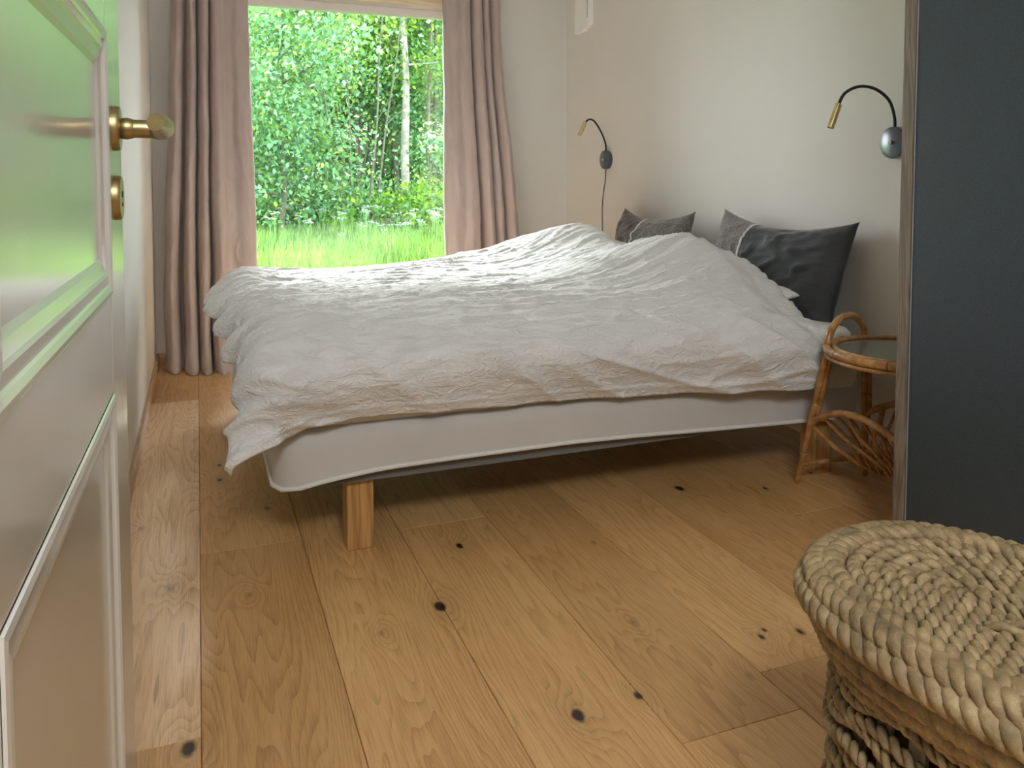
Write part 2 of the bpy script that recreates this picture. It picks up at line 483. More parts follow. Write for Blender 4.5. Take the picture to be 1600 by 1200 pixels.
mx = t.add('ShaderNodeMixShader'); t.lk(fr.outputs[0], mx.inputs[0]); t.lk(tb.outputs[0], mx.inputs[1]); t.lk(gb.outputs[0], mx.inputs[2])
t.lk(mx.outputs[0], t.n['Material Output'].inputs[0])
M['glass'] = t.m
m = MB(); m.box(WX0 + .05, WX1 - .05, YW + .12, YW + .124, WZ0 + .06, WZ1 - .045)
m.obj('window_pane', M['glass'], wroot, smooth=False)

# ------------------------------------------------------------------ open panelled door on the left
def build_door():
    th = radians(1.07); D = 0.112
    n = Vector((cos(th), -sin(th), 0)); u = Vector((sin(th), cos(th), 0)); up = Vector((0, 0, 1))
    O = -n * D                                     # foot of the perpendicular from the camera
    root = empty('panel_door', tuple(O + u * 0.29), 'open glossy white panelled door at the left edge', 'door')
    def P(a, z, d): q = O + u * a + n * d; return (q.x, q.y, z)
    A0, A1, Z1, T = 0.345, 1.152, 2.06, 0.040
    stile = 0.142
    rails = [(0.012, 0.20), (0.756, 0.870), (1.166, 1.318), (1.93, Z1)]
    m = MB()
    def b(a0, a1, z0, z1, d0, d1):
        k = len(m.V)
        m.V += [P(a0, z0, d0), P(a1, z0, d0), P(a1, z0, d1), P(a0, z0, d1), P(a0, z1, d0), P(a1, z1, d0), P(a1, z1, d1), P(a0, z1, d1)]
        m.F += [tuple(k + i for i in f) for f in ((0, 1, 2, 3), (4, 7, 6, 5), (0, 4, 5, 1), (1, 5, 6, 2), (2, 6, 7, 3), (3, 7, 4, 0))]
    b(A0, A0 + stile, rails[0][0], Z1, -T, 0); b(A1 - stile, A1, rails[0][0], Z1, -T, 0)
    for z0, z1 in rails: b(A0 + stile, A1 - stile, z0, z1, -T, 0)
    m.obj('door_frame', M['door'], root, smooth=False, bevel=.0025)
    prof = [(0, 0.0), (0.001, 0.002), (0.006, 0.003), (0.011, 0.001), (0.013, -0.001), (0.024, 0.0005), (0.027, -0.0015), (0.038, -0.0035), (0.044, -0.0065)]
    for (z0, z1) in [(0.20, 0.756), (0.870, 1.166), (1.318, 1.93)]:
        a0, a1 = A0 + stile, A1 - stile
        m = MB(); k0 = 0
        for (ins, dep) in prof:
            m.V += [P(a0 + ins, z0 + ins, dep), P(a1 - ins, z0 + ins, dep), P(a1 - ins, z1 - ins, dep), P(a0 + ins, z1 - ins, dep)]
        for i in range(len(prof) - 1):
            for q in range(4):
                m.F.append((i * 4 + q, i * 4 + (q + 1) % 4, (i + 1) * 4 + (q + 1) % 4, (i + 1) * 4 + q))
        m.obj('moulding', M['door'], root, smooth=False)
        m = MB(); i_ = 0.03
        k = 0
        m.V += [P(a0 + i_, z0 + i_, -.030), P(a1 - i_, z0 + i_, -.030), P(a1 - i_, z0 + i_, -.0063), P(a0 + i_, z0 + i_, -.0063),
                P(a0 + i_, z1 - i_, -.030), P(a1 - i_, z1 - i_, -.030), P(a1 - i_, z1 - i_, -.0063), P(a0 + i_, z1 - i_, -.0063)]
        m.F += [(0, 1, 2, 3), (4, 7, 6, 5), (0, 4, 5, 1), (1, 5, 6, 2), (2, 6, 7, 3), (3, 7, 4, 0)]
        m.obj('door_panel', M['door'], root, smooth=False)
    # lever handle and key rosette
    a_h = 1.065
    c = Vector(P(a_h, 1.060, 0.0))
    m = MB(); m.lathe([(0.0265, 0), (0.0265, .006), (0.025, .0085), (0.012, .009)], c, n, 36)
    h = m.obj('door_handle', M['brass'], root)
    m = MB()
    m.lathe([(0.0095, .006), (0.0125, .010), (0.0130, .016), (0.0115, .022), (0.0105, .024)], c, n, 24)
    m.lathe([(0.0108, .02), (0.0108, .058), (0.0100, .062)], c, n, 24)
    # lever bends off the neck and comes back towards the hinge side
    path = spline([c + n * .046, c + n * .054 - u * .008, c + n * .056 - u * .03 + up * .001, c + n * .055 - u * .07 + up * .002, c + n * .053 - u * .105 + up * .001], 6)
    rr = [0.0118 + 0.0016 * sin(pi * i / (len(path) - 1)) - 0.003 * (i / (len(path) - 1)) ** 3 for i in range(len(path))]
    m.tube(path, rr, 16)
    m.obj('lever', M['brass'], h)
    c2 = Vector(P(a_h, .978, 0.0))
    m = MB(); m.lathe([(0.0265, 0), (0.0265, .006), (0.025, .0085), (0.001, .0088)], c2, n, 36)
    k = m.obj('key_rosette', M['brass'], root)
    m = MB(); m.lathe([(0.004, .0086), (0.004, .0096)], c2 + up * .004, n, 12)
    q0 = c2 - up * .008
    m.lathe([(0.0022, .0086), (0.0022, .0096)], q0, n, 8)
    m.obj('keyhole', M['dark_hole'], k)
build_door()

# ------------------------------------------------------------------ bed
BX0, BX1, BY0, BY1 = 0.168, 2.100, 2.088, 3.885
bed = empty('bed', (1.13, 2.98, 0), 'double bed with pale grey base cover on square wooden legs', 'bed')
def rrect(x0, x1, y0, y1, r, n=10, dens=0.05):
    P = []
    for cx, cy, a0 in ((x1 - r, y0 + r, -pi / 2), (x1 - r, y1 - r, 0), (x0 + r, y1 - r, pi / 2), (x0 + r, y0 + r, pi)):
        for i in range(n + 1):
            a = a0 + pi / 2 * i / n
            P.append((cx + r * cos(a), cy + r * sin(a)))
    return [tuple(v)[:2] for v in resample([(p[0], p[1], 0) for p in P], dens, True)]
def hem(x, y):
    if y < BY0 + .2:
        return interp(x, [.16, .20, .30, .45, .7, 1.0, 1.22, 1.45, 1.93, 2.1], [.203, .205, .222, .2355, .2385, .239, .233, .223, .206, .205])
    return .21
def loft(rings, cap=True):
    V, Fs = [], []; n = len(rings[0])
    for r in rings: V += r
    for i in range(len(rings) - 1):
        for k in range(n):
            Fs.append((i * n + k, i * n + (k + 1) % n, (i + 1) * n + (k + 1) % n, (i + 1) * n + k))
    if cap: Fs.append(tuple((len(rings) - 1) * n + k for k in range(n)))
    return V, Fs
ring0 = rrect(BX0, BX1, BY0, BY1, .075)
rings = []
for f, ins in ((0, .012), (0.02, .002), (.25, 0), (.6, -.001), (.95, .001), (1, .012)):
    rings.append([(x + (ins if x < 1 else -ins) * 1.0, y + (ins if y < 3 else -ins), hem(x, y) + (.362 - hem(x, y)) * f) for x, y in ring0])
V, Fs = loft(rings)
mesh('base_cover', V, Fs, M['bedbase'], bed, True, 60)
m = MB(); m.tube([(x, y, hem(x, y)) for x, y in ring0], .0062, 8, True)
m.obj('piping', M['piping'], bed)
r2 = rrect(BX0 + .03, BX1 - .02, BY0 + .028, BY1 - .02, .05)
V, Fs = loft([[(x, y, .197) for x, y in r2], [(x, y, .26) for x, y in r2]])
Fs.append(tuple(reversed(range(len(r2)))))
mesh('bed_frame', V, Fs, M['frame_fabric'], bed, False)
r3 = rrect(BX0 + .004, BX1 - .012, BY0 + .006, BY1 - .004, .09)
rings = []
for z, ins in ((.36, .006), (.372, 0), (.43, -.004), (.475, .0), (.492, .012), (.500, .035), (.503, .09)):
    rings.append([(1.134 + (x - 1.134) * (1 - ins / .96), 2.986 + (y - 2.986) * (1 - ins / .89), z) for x, y in r3])
V, Fs = loft(rings)
mesh('mattress', V, Fs, M['sheet'], bed, True, 80)
for lx, ly in ((0.357, 2.140), (1.930, 2.140), (0.357, 3.74), (1.930, 3.74)):
    m = MB(); m.box(lx, lx + .073, ly, ly + .073, 0.0, .215)
    m.obj('leg', M['bed_leg'], bed, smooth=False, bevel=.004)

# ------------------------------------------------------------------ duvet: draped, puffy, creased
def build_duvet():
    x0, x1, y0, y1 = 0.195, 1.912, 2.115, 3.84
    NX, NY = 430, 420
    def zt(x, y):
        z = 0.582 + 0.012 * sin((x - .2) * 3.2) * sin((y - 2.1) * 2.2)
        z += 0.020 * sstep(.25, .8, x) * sstep(2.1, 2.35, y) * (1 - sstep(3.4, 3.9, y))
        hA = math.exp(-((x - 1.74) / .42) ** 2 - ((y - 2.66) / .36) ** 2)
        hB = math.exp(-((x - 1.72) / .36) ** 2 - ((y - 3.50) / .27) ** 2)
        hC = math.exp(-((x - 1.30) / .30) ** 2 - ((y - 3.62) / .20) ** 2)
        z += .185 * hA + .165 * hB + .045 * hC
        z += 0.05 * sstep(1.2, 1.7, x) * math.exp(-((y - 3.08) / .25) ** 2)
        z -= .060 * sstep(1.45, 1.86, x) * (1 - sstep(2.12, 2.50, y)) + .045 * sstep(1.74, 1.87, x)
        return z
    V, Fs = [], []
    for i in range(NX + 1):
        for j in range(NY + 1):
            # arc-length style cloth coordinates, overhang beyond each edge
            su = i / NX; sv = j / NY
            y_mid = y0 + (y1 - y0) * sv
            of = interp(y_mid, [2.1, 2.3, 2.6, 2.9, 3.1, 3.3, 3.5, 3.7, 3.9], [.215, .19, .17, .17, .185, .165, .19, .17, .19])
            of *= 1 + .07 * sin(y_mid * 21) + .05 * nz(y_mid * 6, 3.1)
            s = -of + (x1 - x0 + of + .075) * su
            xm = x0 + min(max(s, 0), x1 - x0)
            rr0 = .085 + .075 * sstep(1.2, 1.9, xm)
            ofr = zt(xm, y0) - interp(xm, [.17, .245, .374, .61, .99, 1.42, 1.86, 1.95], [.345, .378, .390, .379, .372, .354, .338, .334]) + rr0 * (pi / 2 - 1) + .004 * nz(xm * 7, 9.0)
            tt = -ofr + (y1 - y0 + ofr + .24) * sv
            ym = y0 + min(max(tt, 0), y1 - y0)
            ex = -s if s < 0 else (-(s - (x1 - x0)) if s > x1 - x0 else 0.0)   # + at foot, - at head
            ey = -tt if tt < 0 else (-(tt - (y1 - y0)) if tt > y1 - y0 else 0.0)
            # top height near the front edge falls away at the head end
            rr = .085 + .075 * sstep(1.2, 1.9, xm)
            ztop = zt(xm, ym)
            o = hypot(ex, ey); flap = 0.0
            if o > 1e-9:
                ux, uy = -ex / o, -ey / o        # outward direction
                r = rr if (ey > 0 or ex > 0) else .06
                if ex < 0: r = .05 + (r - .05) * sstep(0, .08, ey)
                aq = r * pi / 2
                if o < aq: h = r * sin(o / r); g = r * (1 - cos(o / r))
                else: h = r + (o - aq) * .03; g = r + (o - aq)
                corner = min(abs(ex), abs(ey)) / (max(abs(ex), abs(ey)) + 1e-6)
                # foot end: loose ruffled flaps that stick out
                if ex > 0:
                    w = sstep(.03, of, ex)
                    ruff = .030 * sin(ym * 15.5 + 1.2) + .022 * sin(ym * 33 + .6) + .02 * nz(ym * 9, s * 5, 4.0)
                    far = sstep(2.9, 3.15, ym)
                    h += w * (ruff * sstep(2.12, 2.5, ym) + .036 * far)
                    g -= w * .02 * far
                if ey > 0:
                    h += .012 * sin(pi * min(ey / ofr, 1)) * (1 + .8 * nz(xm * 3, 1.7)) * (1 - sstep(0, .08, ex))
                    h -= .032 * sstep(.55, 1, ey / ofr) * (1 - sstep(0, .05, ex))
                if ex > 0 and ey > 0:
                    cw = sstep(.0, .7, corner) * sstep(.12, .33, o)
                    h += .035 * cw; flap = .045 * cw
                x = xm + ux * h - flap; y = ym + uy * h; z = ztop - g + flap * .35
                if ex < 0 and ey > 0:        # head corner: hangs straight down, no flap
                    oy, ox = ey, -ex
                    gy = rr * (1 - cos(oy / rr)) if oy < rr * pi / 2 else rr + oy - rr * pi / 2
                    hy = rr * sin(oy / rr) if oy < rr * pi / 2 else rr + (oy - rr * pi / 2) * .03
                    hx = .05 * sin(ox / .05); gx = .05 * (1 - cos(ox / .05))
                    hy += .012 * sin(pi * min(oy / ofr, 1)) - .032 * sstep(.55, 1, oy / ofr)
                    k_ = 1 - sstep(0, .09, oy)
                    x = xm + hx * (.55 + .45 * k_); y = ym - hy; z = ztop - gy - gx * k_
                    uy = -1; ux = .2; o = max(oy, .01)
                # front edge height follows the local hump less
                nx_, ny_, nz_ = ux * sin(min(o / r, pi / 2)), uy * sin(min(o / r, pi / 2)), cos(min(o / r, pi / 2))
            else:
                x, y, z = xm, ym, ztop; nx_, ny_, nz_ = 0, 0, 1
            # creases
            d = 0.0
            # long soft puffs
            d += .012 * nz(s * 2.2, tt * 3.0, 1.0)
            # creases running along the bed, fanning to the hump
            warp = .25 * nz(s * 1.3, tt * 1.3, 7.0)
            k = (tt - .28 * (s - 1.2) * sstep(.9, 1.9, s)) + warp * .35
            c1 = 1 - abs(nz(s * 1.6, k * 11.0, 2.0)) * 2.2
            d += .015 * max(c1, 0) ** 3 * (.5 + .5 * nz(s * 1.7, tt * 2.0, 11))
            c2 = 1 - abs(nz(s * 5.0 + k * 4, k * 24.0, 5.0)) * 2.0
            dr = 1 - .72 * sstep(-.02, .12, ey)
            d += .0075 * dr * max(c2, 0) ** 2.5
            # diagonal drag lines on the front drop
            if ey > 0 or tt < .25:
                w = 1 - sstep(-.1, .25, tt)
                q = s * .55 + tt * 1.0
                c3 = 1 - abs(nz(q * 7.5, (tt - s * .35) * 1.4, 21.0)) * 2.1
                d += .015 * w * max(c3, 0) ** 2.5
                d += .008 * w * nz(s * 3.5, tt * 3.5, 31.0)
            # foot-end gathers, radiating from the edge
            w = 1 - sstep(.0, .38, s)
            c4 = 1 - abs(nz(s * 2.5, tt * 12.0 + s * 4.0, 41.0)) * 1.9
            d += .017 * w * max(c4, 0) ** 2
            c5 = 1 - abs(nz(s * 17 + k * 9, k * 52, 6.0)) * 2.0
            d += .0030 * dr * max(c5, 0) ** 2 + .0022 * dr * nz(s * 38, tt * 38, 3.0) + .0012 * nz(s * 90, tt * 75, 3.0)
            edge = min(i, NX - i, j, NY - j)
            if edge < 4: d -= .004 * (4 - edge) / 4      # seam roll
            if j in (5, 6): d += .003
            V.append((x + nx_ * d, y + ny_ * d, max(z + nz_ * d, .27)))
    R = NY + 1
    for i in range(NX):
        for j in range(NY):
            a = i * R + j
            Fs.append((a, a + 1, a + R + 1, a + R))
    Fs = [tuple(reversed(f)) for f in Fs]
    o = mesh('duvet', V, Fs, M['duvet'], None, True)
    md = o.modifiers.new('thickness', 'SOLIDIFY'); md.thickness = .010; md.offset = -1
    tag(o, 'crumpled white duvet spread over the bed, humped towards the headboard wall', 'duvet')
build_duvet()

# ------------------------------------------------------------------ pillows
def pillow(center, w, h, th, lean, yawdeg, mats, seam_v, label, group=None, rollp=0.0, seed=0, name='pillow'):
    """upright cushion leaning on the wall; width axis along y, face to -x"""
    N = 64
    cy, sy = cos(radians(yawdeg)), sin(radians(yawdeg))
    root = empty(name, center, label, 'pillow', group)
    def pos(u, v, side):
        cu = 1 - .055 * (1 - (abs(v)) ** 2.2) * abs(u) ** 3
        cv = 1 - .13 * (1 - (abs(u)) ** 2.2) * abs(v) ** 3
        a = u * cu * w / 2; b = v * cv * h / 2
        pu = (1 - abs(u) ** 2.6); pv = (1 - abs(v) ** 2.6)
        t_ = th / 2 * (max(pu, 0) ** .55) * (max(pv, 0) ** .55)
        t_ *= 1 + .16 * nz(u * 1.6 + seed, v * 1.6, 2)
        ed = max(abs(u), abs(v))
        t_ += (.010 * nz(u * 5 + seed, v * 9 + u * 4, 5) + .012 * max(0, 1 - 5 * abs(nz(u * 2.0 + v * 2.2 + seed, v * 3 - u * 2.5, 9)))) * (1 - ed ** 6) * .8
        b -= .03 * (1 - u * u) * (v > 0) * v        # sag of the top edge
        L = Vector((-side * t_, a, b))
        # roll about the face normal, lean back about y axis, then yaw
        cr, sr = cos(rollp), sin(rollp)
        L = Vector((L.x, L.y * cr - L.z * sr, L.y * sr + L.z * cr))
        cl, sl = cos(radians(lean)), sin(radians(lean))
        L = Vector((L.x * cl + L.z * sl, L.y, -L.x * sl + L.z * cl))
        L = Vector((L.x * cy - L.y * sy, L.x * sy + L.y * cy, L.z))
        return Vector(center) + L
    for part, (va, vb), mat in mats:
        V, Fs = [], []
        n1 = max(6, int(N * (vb - va) / 2)); n2 = 44
        for side in (1, -1):
            base = len(V)
            for i in range(n1 + 1):
                for j in range(n2 + 1):
                    V.append(pos(va + (vb - va) * i / n1, -1 + 2 * j / n2, side))
            R = n2 + 1
            for i in range(n1):
                for j in range(n2):
                    a = base + i * R + j
                    f = (a, a + R, a + R + 1, a + 1)
                    Fs.append(f if side == -1 else tuple(reversed(f)))
        o = mesh(part, V, Fs, mat, root, True)
        wd = o.modifiers.new('weld', 'WELD'); wd.merge_threshold = .0004
    m = MB()
    path = [pos(seam_v, -0.97 + 1.94 * j / 40, 1) + Vector((-.001, 0, 0)) for j in range(41)]
    m.tube(path, .0048, 8, flat=1.0)
    m.obj('trim_band', M['stripe'], root)
    return root
pillow((2.085, 2.565, .655), .735, .43, .17, 16, 3, [('tweed_end', (.30, 1.0), M['pillow_tweed']), ('velvet_body', (-1.0, .30), M['pillow_char'])], .30,
       'charcoal pillow with a white band leaning on the wall, nearer of the two', 'dark pillows against the headboard wall', rollp=.03, seed=1.3)
pillow((2.075, 3.49, .648), .72, .42, .16, 16, -3, [('velvet_end', (.10, 1.0), M['pillow_brown']), ('tweed_body', (-1.0, .10), M['pillow_tweed'])], .10,
       'dark brown pillow with a curved white band, under the far wall lamp', 'dark pillows against the headboard wall', rollp=-.01, seed=5.1)

def sleeping_pillow():
    V, Fs = [], []
    N = 36
    for side in (1, -1):
        base = len(V)
        for i in range(N + 1):
            for j in range(N + 1):
                u, v = -1 + 2 * i / N, -1 + 2 * j / N
                t_ = .045 * max(1 - abs(u) ** 2.5, 0) ** .5 * max(1 - abs(v) ** 2.5, 0) ** .5
                e = 1 + .03 * sin(v * 40) * abs(u) ** 8
                V.append((1.875 + u * .165 * e, 2.62 + v * .30, .565 + side * t_ + .022 * u + .004 * nz(u * 4, v * 4)))
        R = N + 1
        for i in range(N):
            for j in range(N):
                a = base + i * R + j; f = (a, a + R, a + R + 1, a + 1)
                Fs.append(f if side == 1 else tuple(reversed(f)))
    o = mesh('sleeping_pillow', V, Fs, M['sheet'], None, True)
    o.modifiers.new('weld', 'WELD').merge_threshold = .0004
    tag(o, 'white pillow under the duvet, only its corner peeking out', 'pillow')

sleeping_pillow()

# ------------------------------------------------------------------ curtains
def curtain(name, top, bot, prof, ybase, ztop, label, seed, spill):
    """prof: (fraction across, depth towards the room in m)"""
    fr_ = [p[0] for p in prof]; dp = [p[1] for p in prof]
    pts = spline([(a, b, 0) for a, b in prof], 10)
    NZ = 120
    V, Fs = [], []
    n = len(pts)
    for k in range(NZ + 1):
        zf = k / NZ; z = ztop * (1 - zf)
        w = sstep(0, .85, zf)
        for i, p in enumerate(pts):
            a = p.x
            xa = top[0] + (top[1] - top[0]) * a; xb = bot[0] + (bot[1] - bot[0]) * a
            x = xa + (xb - xa) * w
            dep = p.y * (.62 + .45 * zf)
            x += .010 * nz(a * 7 + seed, z * 1.2, 1) * zf + .006 * nz(a * 9 + seed, z * 3, 2)
            y = ybase - dep + .010 * nz(a * 6 + seed, z * 1.6, 3)
            y += .004 * nz(a * 12, z * 7 + a * 5, 5 + seed)
            cr = 1 - abs(nz(a * 3 + z * 2.2, z * 5 - a * 3, 13 + seed)) * 6
            y -= .006 * max(cr, 0) * (.3 + zf)
            x += .016 * nz(a * 4 + seed, z * 2.2, 15) * sstep(.35, .95, zf)
            zz = z
            if z < .30:            # the hem breaks and slides out on the floor
                q = 1 - z / .30
                y -= spill * q ** 2 * (.35 + .65 * interp(a, [0, .25, .55, 1], [.0, .55, .9, 1.0])) + .02 * q * nz(a * 8 + seed, 7)
                x += .02 * q ** 2 * nz(a * 6 + seed, 4)
                zz = max(z * (1 - .15 * q) + .012 * q * max(0, nz(a * 10 + seed, 9)), .003)
            V.append((x, y, zz))
    for k in range(NZ):
        for i in range(n - 1):
            a = k * n + i
            Fs.append((a, a + n, a + n + 1, a + 1))
    o = mesh(name, V, Fs, M['curtain'], None, True)
    md = o.modifiers.new('thickness', 'SOLIDIFY'); md.thickness = .0025; md.offset = 0
    return tag(o, label, 'curtain', 'curtains at the bedroom window')
curtain('curtain', (-.112, .272), (-.172, .300),
        [(0, .02), (.03, .075), (.09, .115), (.15, .085), (.175, .0), (.20, -.01), (.215, .07), (.26, .12), (.315, .09), (.33, .0), (.345, .0), (.365, .08),
         (.42, .125), (.47, .10), (.485, .01), (.50, .0), (.52, .09), (.58, .13), (.645, .115), (.68, .085), (.76, .075), (.84, .095), (.92, .10), (.97, .085), (1.0, .06), (.985, .03)],
        4.66, 2.12, 'dusty pink curtain hanging to the floor left of the window', 2.0, .20)
curtain('curtain', (1.365, 1.725), (1.368, 1.86),
        [(.0, .03), (-.005, .06), (.03, .085), (.15, .095), (.26, .085), (.36, .10), (.44, .085), (.465, .02), (.49, .02), (.51, .08), (.58, .11), (.645, .08), (.66, .03),
         (.69, .08), (.74, .105), (.785, .07), (.80, .03), (.83, .08), (.89, .11), (.95, .08), (1.0, .03)],
        4.66, 2.12, 'dusty pink curtain hanging right of the window behind the bed', 9.0, .08)
m = MB(); m.tube([(-.19, 4.61, 2.135), (2.0, 4.61, 2.135)], .011, 12)
tag(m.obj('curtain_rail', M['white_frame']), 'slim white rail the two pink curtains hang from', 'curtain rail')

# ------------------------------------------------------------------ wall lamps
def wall_lamp(y, z, neck, head_dir, head_len, head_r, base_r, label, cord=None):
    root = empty('wall_lamp', (XR, y, z), label, 'lamp', 'gooseneck wall lamps over the bed')
    c = Vector((XR, y, z))
    m = MB(); m.lathe([(base_r * .97, 0), (base_r, .003), (base_r, .024), (base_r * .985, .028), (base_r * .93, .030), (.001, .030)], c, (-1, 0, 0), 48)
    m.obj('lamp_base', M['black_gloss'], root, auto=50)
    m = MB(); m.lathe([(.007, .029), (.007, .036), (.0055, .039), (.001, .039)], c, (-1, 0, 0), 20)
    m.obj('switch', M['chrome'], root)
    path = spline([c + Vector(q) for q in neck], 10)
    m = MB(); m.tube(path, .0052, 12)
    m.obj('gooseneck', M['black_matt'], root)
    e = path[-1]; d = Vector(head_dir).normalized()
    m = MB(); m.lathe([(.006, -.006), (head_r, -.003), (head_r, head_len), (head_r * .8, head_len), (head_r * .75, head_len - .004)], e, d, 24)
    hd = m.obj('lamp_head', M['brass_light'], root, auto=30)
    m = MB(); m.lathe([(head_r * .78, head_len - .006), (head_r * .5, head_len - .001), (.001, head_len)], e, d, 20)
    m.obj('lens', M['bulb'], hd)
    if cord:
        m = MB(); m.tube(spline(cord, 8), .0026, 8); m.obj('cord', M['black_matt'], root)
    return root
wall_lamp(2.088, 1.123, [(-.018, 0, .045), (-.020, 0, .085), (-.045, 0, .140), (-.105, 0, .176), (-.175, 0, .182), (-.235, 0, .158), (-.262, 0, .118)],
          (-.42, 0, -1), .080, .0115, .054, 'gooseneck wall lamp with brass head beside the wardrobe, nearer of the two')
wall_lamp(4.165, 1.112, [(-.016, 0, .045), (-.018, 0, .09), (-.045, 0, .155), (-.090, 0, .218), (-.125, 0, .228), (-.150, 0, .208)],
          (-.55, -.1, -1), .080, .0115, .054, 'small gooseneck wall lamp with a hanging black cord in the far corner',
          cord=[(XR - .015, 4.165, 1.062), (XR - .012, 4.175, 1.0), (XR - .010, 4.20, .93), (XR - .010, 4.215, .85), (XR - .010, 4.215, .78), (XR - .010, 4.21, .60)])

# white slotted fitting high on the headboard wall
vr = empty('wall_vent', (XR, 4.46, 2.1), 'white box fitting with a row of small slots high in the corner', 'vent')
m = MB()
prof = [(4.365, 1.925), (4.385, 1.920), (4.402, 1.905), (4.422, 1.911), (4.445, 1.893), (4.545, 1.890), (4.545, 2.10), (4.555, 2.18), (4.555, 2.40), (4.365, 2.40)]
n = len(prof)
m.V += [(XR - .036, a, b) for a, b in prof] + [(XR, a, b) for a, b in prof]
m.F += [tuple(range(n)), tuple(reversed(range(n, 2 * n)))] + [(i, i + n, (i + 1) % n + n, (i + 1) % n) for i in range(n)]
m.obj('vent_body', M['white_plastic'], vr, smooth=False, bevel=.002)
m = MB()
for i in range(36): m.box(XR - .0368, XR - .030, 4.367, 4.375, 1.962 + i * .0121, 1.968 + i * .0121)
m.obj('vent_slots', M['dark_hole'], vr, smooth=False)

# ------------------------------------------------------------------ rattan side table
def side_table():
    C = Vector((1.925, 1.768, 0)); R = .216; ZT = .492
    root = empty('rattan_side_table', tuple(C), 'round rattan side table with arched handle and magazine rack by the bed', 'side table')
    circ = lambda r, z, n=64: [(C.x + r * cos(2 * pi * i / n), C.y + r * sin(2 * pi * i / n), z) for i in range(n)]
    m = MB(); m.tube(circ(R, ZT), .0125, 12, True)
    m.tube(circ(R - .020, ZT + .008), .0058, 8, True)
    m.tube(circ(R + .001, ZT - .019), .0065, 8, True)
    m.obj('rim', M['rattan'], root)
    for a in (-2.6, -1.75, -.9, .2, 1.2, 1.75, 2.3, 2.9):
        m = MB(); p = C + Vector((R * cos(a), R * sin(a), ZT)); tdir = Vector((-sin(a), cos(a), 0))
        m.lathe([(.0131, -.0015), (.0133, 0), (.0131, .0015)], p, tdir, 14)
        m.obj('rim_joint', M['rattan_dark'], root)
    m = MB(); m.lathe([(R - .014, -.006), (R - .014, .004), (.001, .004)], (C.x, C.y, ZT), (0, 0, 1), 64)
    m.obj('table_top', M['table_glass'], root, auto=30)
    P = [Vector((1.768, 1.915, ZT - .02)), Vector((1.975, 1.975, ZT - .02)), Vector((2.085, 1.628, ZT - .02)), Vector((1.800, 1.592, ZT - .02))]
    Fp = [Vector((1.822, 2.098, 0)), Vector((2.085, 2.070, 0)), Vector((2.135, 1.575, 0)), Vector((1.785, 1.556, 0))]
    at = lambda i, z: P[i].lerp(Fp[i], 1 - z / (ZT - .02))
    for i in range(4):
        d = (Fp[i] - P[i]).normalized()
        side = Vector((.7, -.5, 0)).normalized() * .0125
        m = MB()
        pts = [at(i, z) for z in (ZT - .004, .40, .30, .20, .10, .012)] + [Fp[i] + Vector((0, 0, .004))]
        m.tube(pts, [.0105, .0108, .0104, .0108, .0102, .0088, .0082], 12)
        m.tube([at(i, z) + side for z in (ZT - .022, .35, .25)] + [at(i, .21) + side * .6], .0088, 10)
        for z in (.30, .12): m.lathe([(.0108, -.002), (.0124, 0), (.0108, .002)], at(i, z), d, 12)
        m.obj('leg', M['rattan'], root)
    for a, b in ((0, 1), (3, 2)):
        p, q = P[a] + Vector((0, 0, .018)), P[b] + Vector((0, 0, .018))
        mid = (p + q) / 2
        path = [p + (q - p) * (.5 - .5 * cos(pi * k / 16)) * 1.0 + Vector((0, 0, .088 * sin(pi * k / 16))) for k in range(17)]
        m = MB(); m.tube(path, .0112, 12); m.obj('handle', M['rattan'], root)
        m = MB(); m.tube([at(a, .075), at(b, .075)], .0085, 10); m.obj('stretcher', M['rattan'], root)
    rack = None
    A0, A1 = Vector((1.925, 1.93, .105)), Vector((1.915, 1.66, .095))
    for (a, b, lean) in ((0, 3, -.02), (1, 2, .02)):
        m = MB()
        p, q = at(a, .225), at(b, .225)
        arch = []
        for k in range(25):
            s_ = k / 24
            arch.append(p.lerp(q, s_) + Vector((lean * sin(pi * s_), 0, .085 * sin(pi * s_) ** .8)))
        m.tube(arch, .0105, 12)
        m.tube([p, p.lerp(A0, .5) + Vector((0, 0, -.012)), A0], .0075, 10)
        m.tube([q, q.lerp(A1, .5) + Vector((0, 0, -.012)), A1], .0075, 10)
        for k in (3, 6, 9, 12, 15, 18, 21):
            s_ = k / 24; e = A0.lerp(A1, min(max((s_ - .1) * 1.1, 0), 1)); tp = arch[k]
            bend = Vector((0, .03 * (s_ - .5), .02))
            m.tube(spline([tp, tp.lerp(e, .4) + bend, e], 8), .0055, 8)
            if k in (6, 12, 18):
                e2 = A0.lerp(A1, .5); t2 = arch[k].lerp(arch[k - 3], .8)
                m.tube(spline([t2, t2.lerp(e2, .35) + Vector((0, .025, .0)), t2.lerp(e2, .75) + Vector((0, -.02, 0)), e2], 8), .0048, 8)
        m.tube([A0, A1], .0065, 8)
        m.obj('magazine_rack', M['rattan'], root)
side_table()

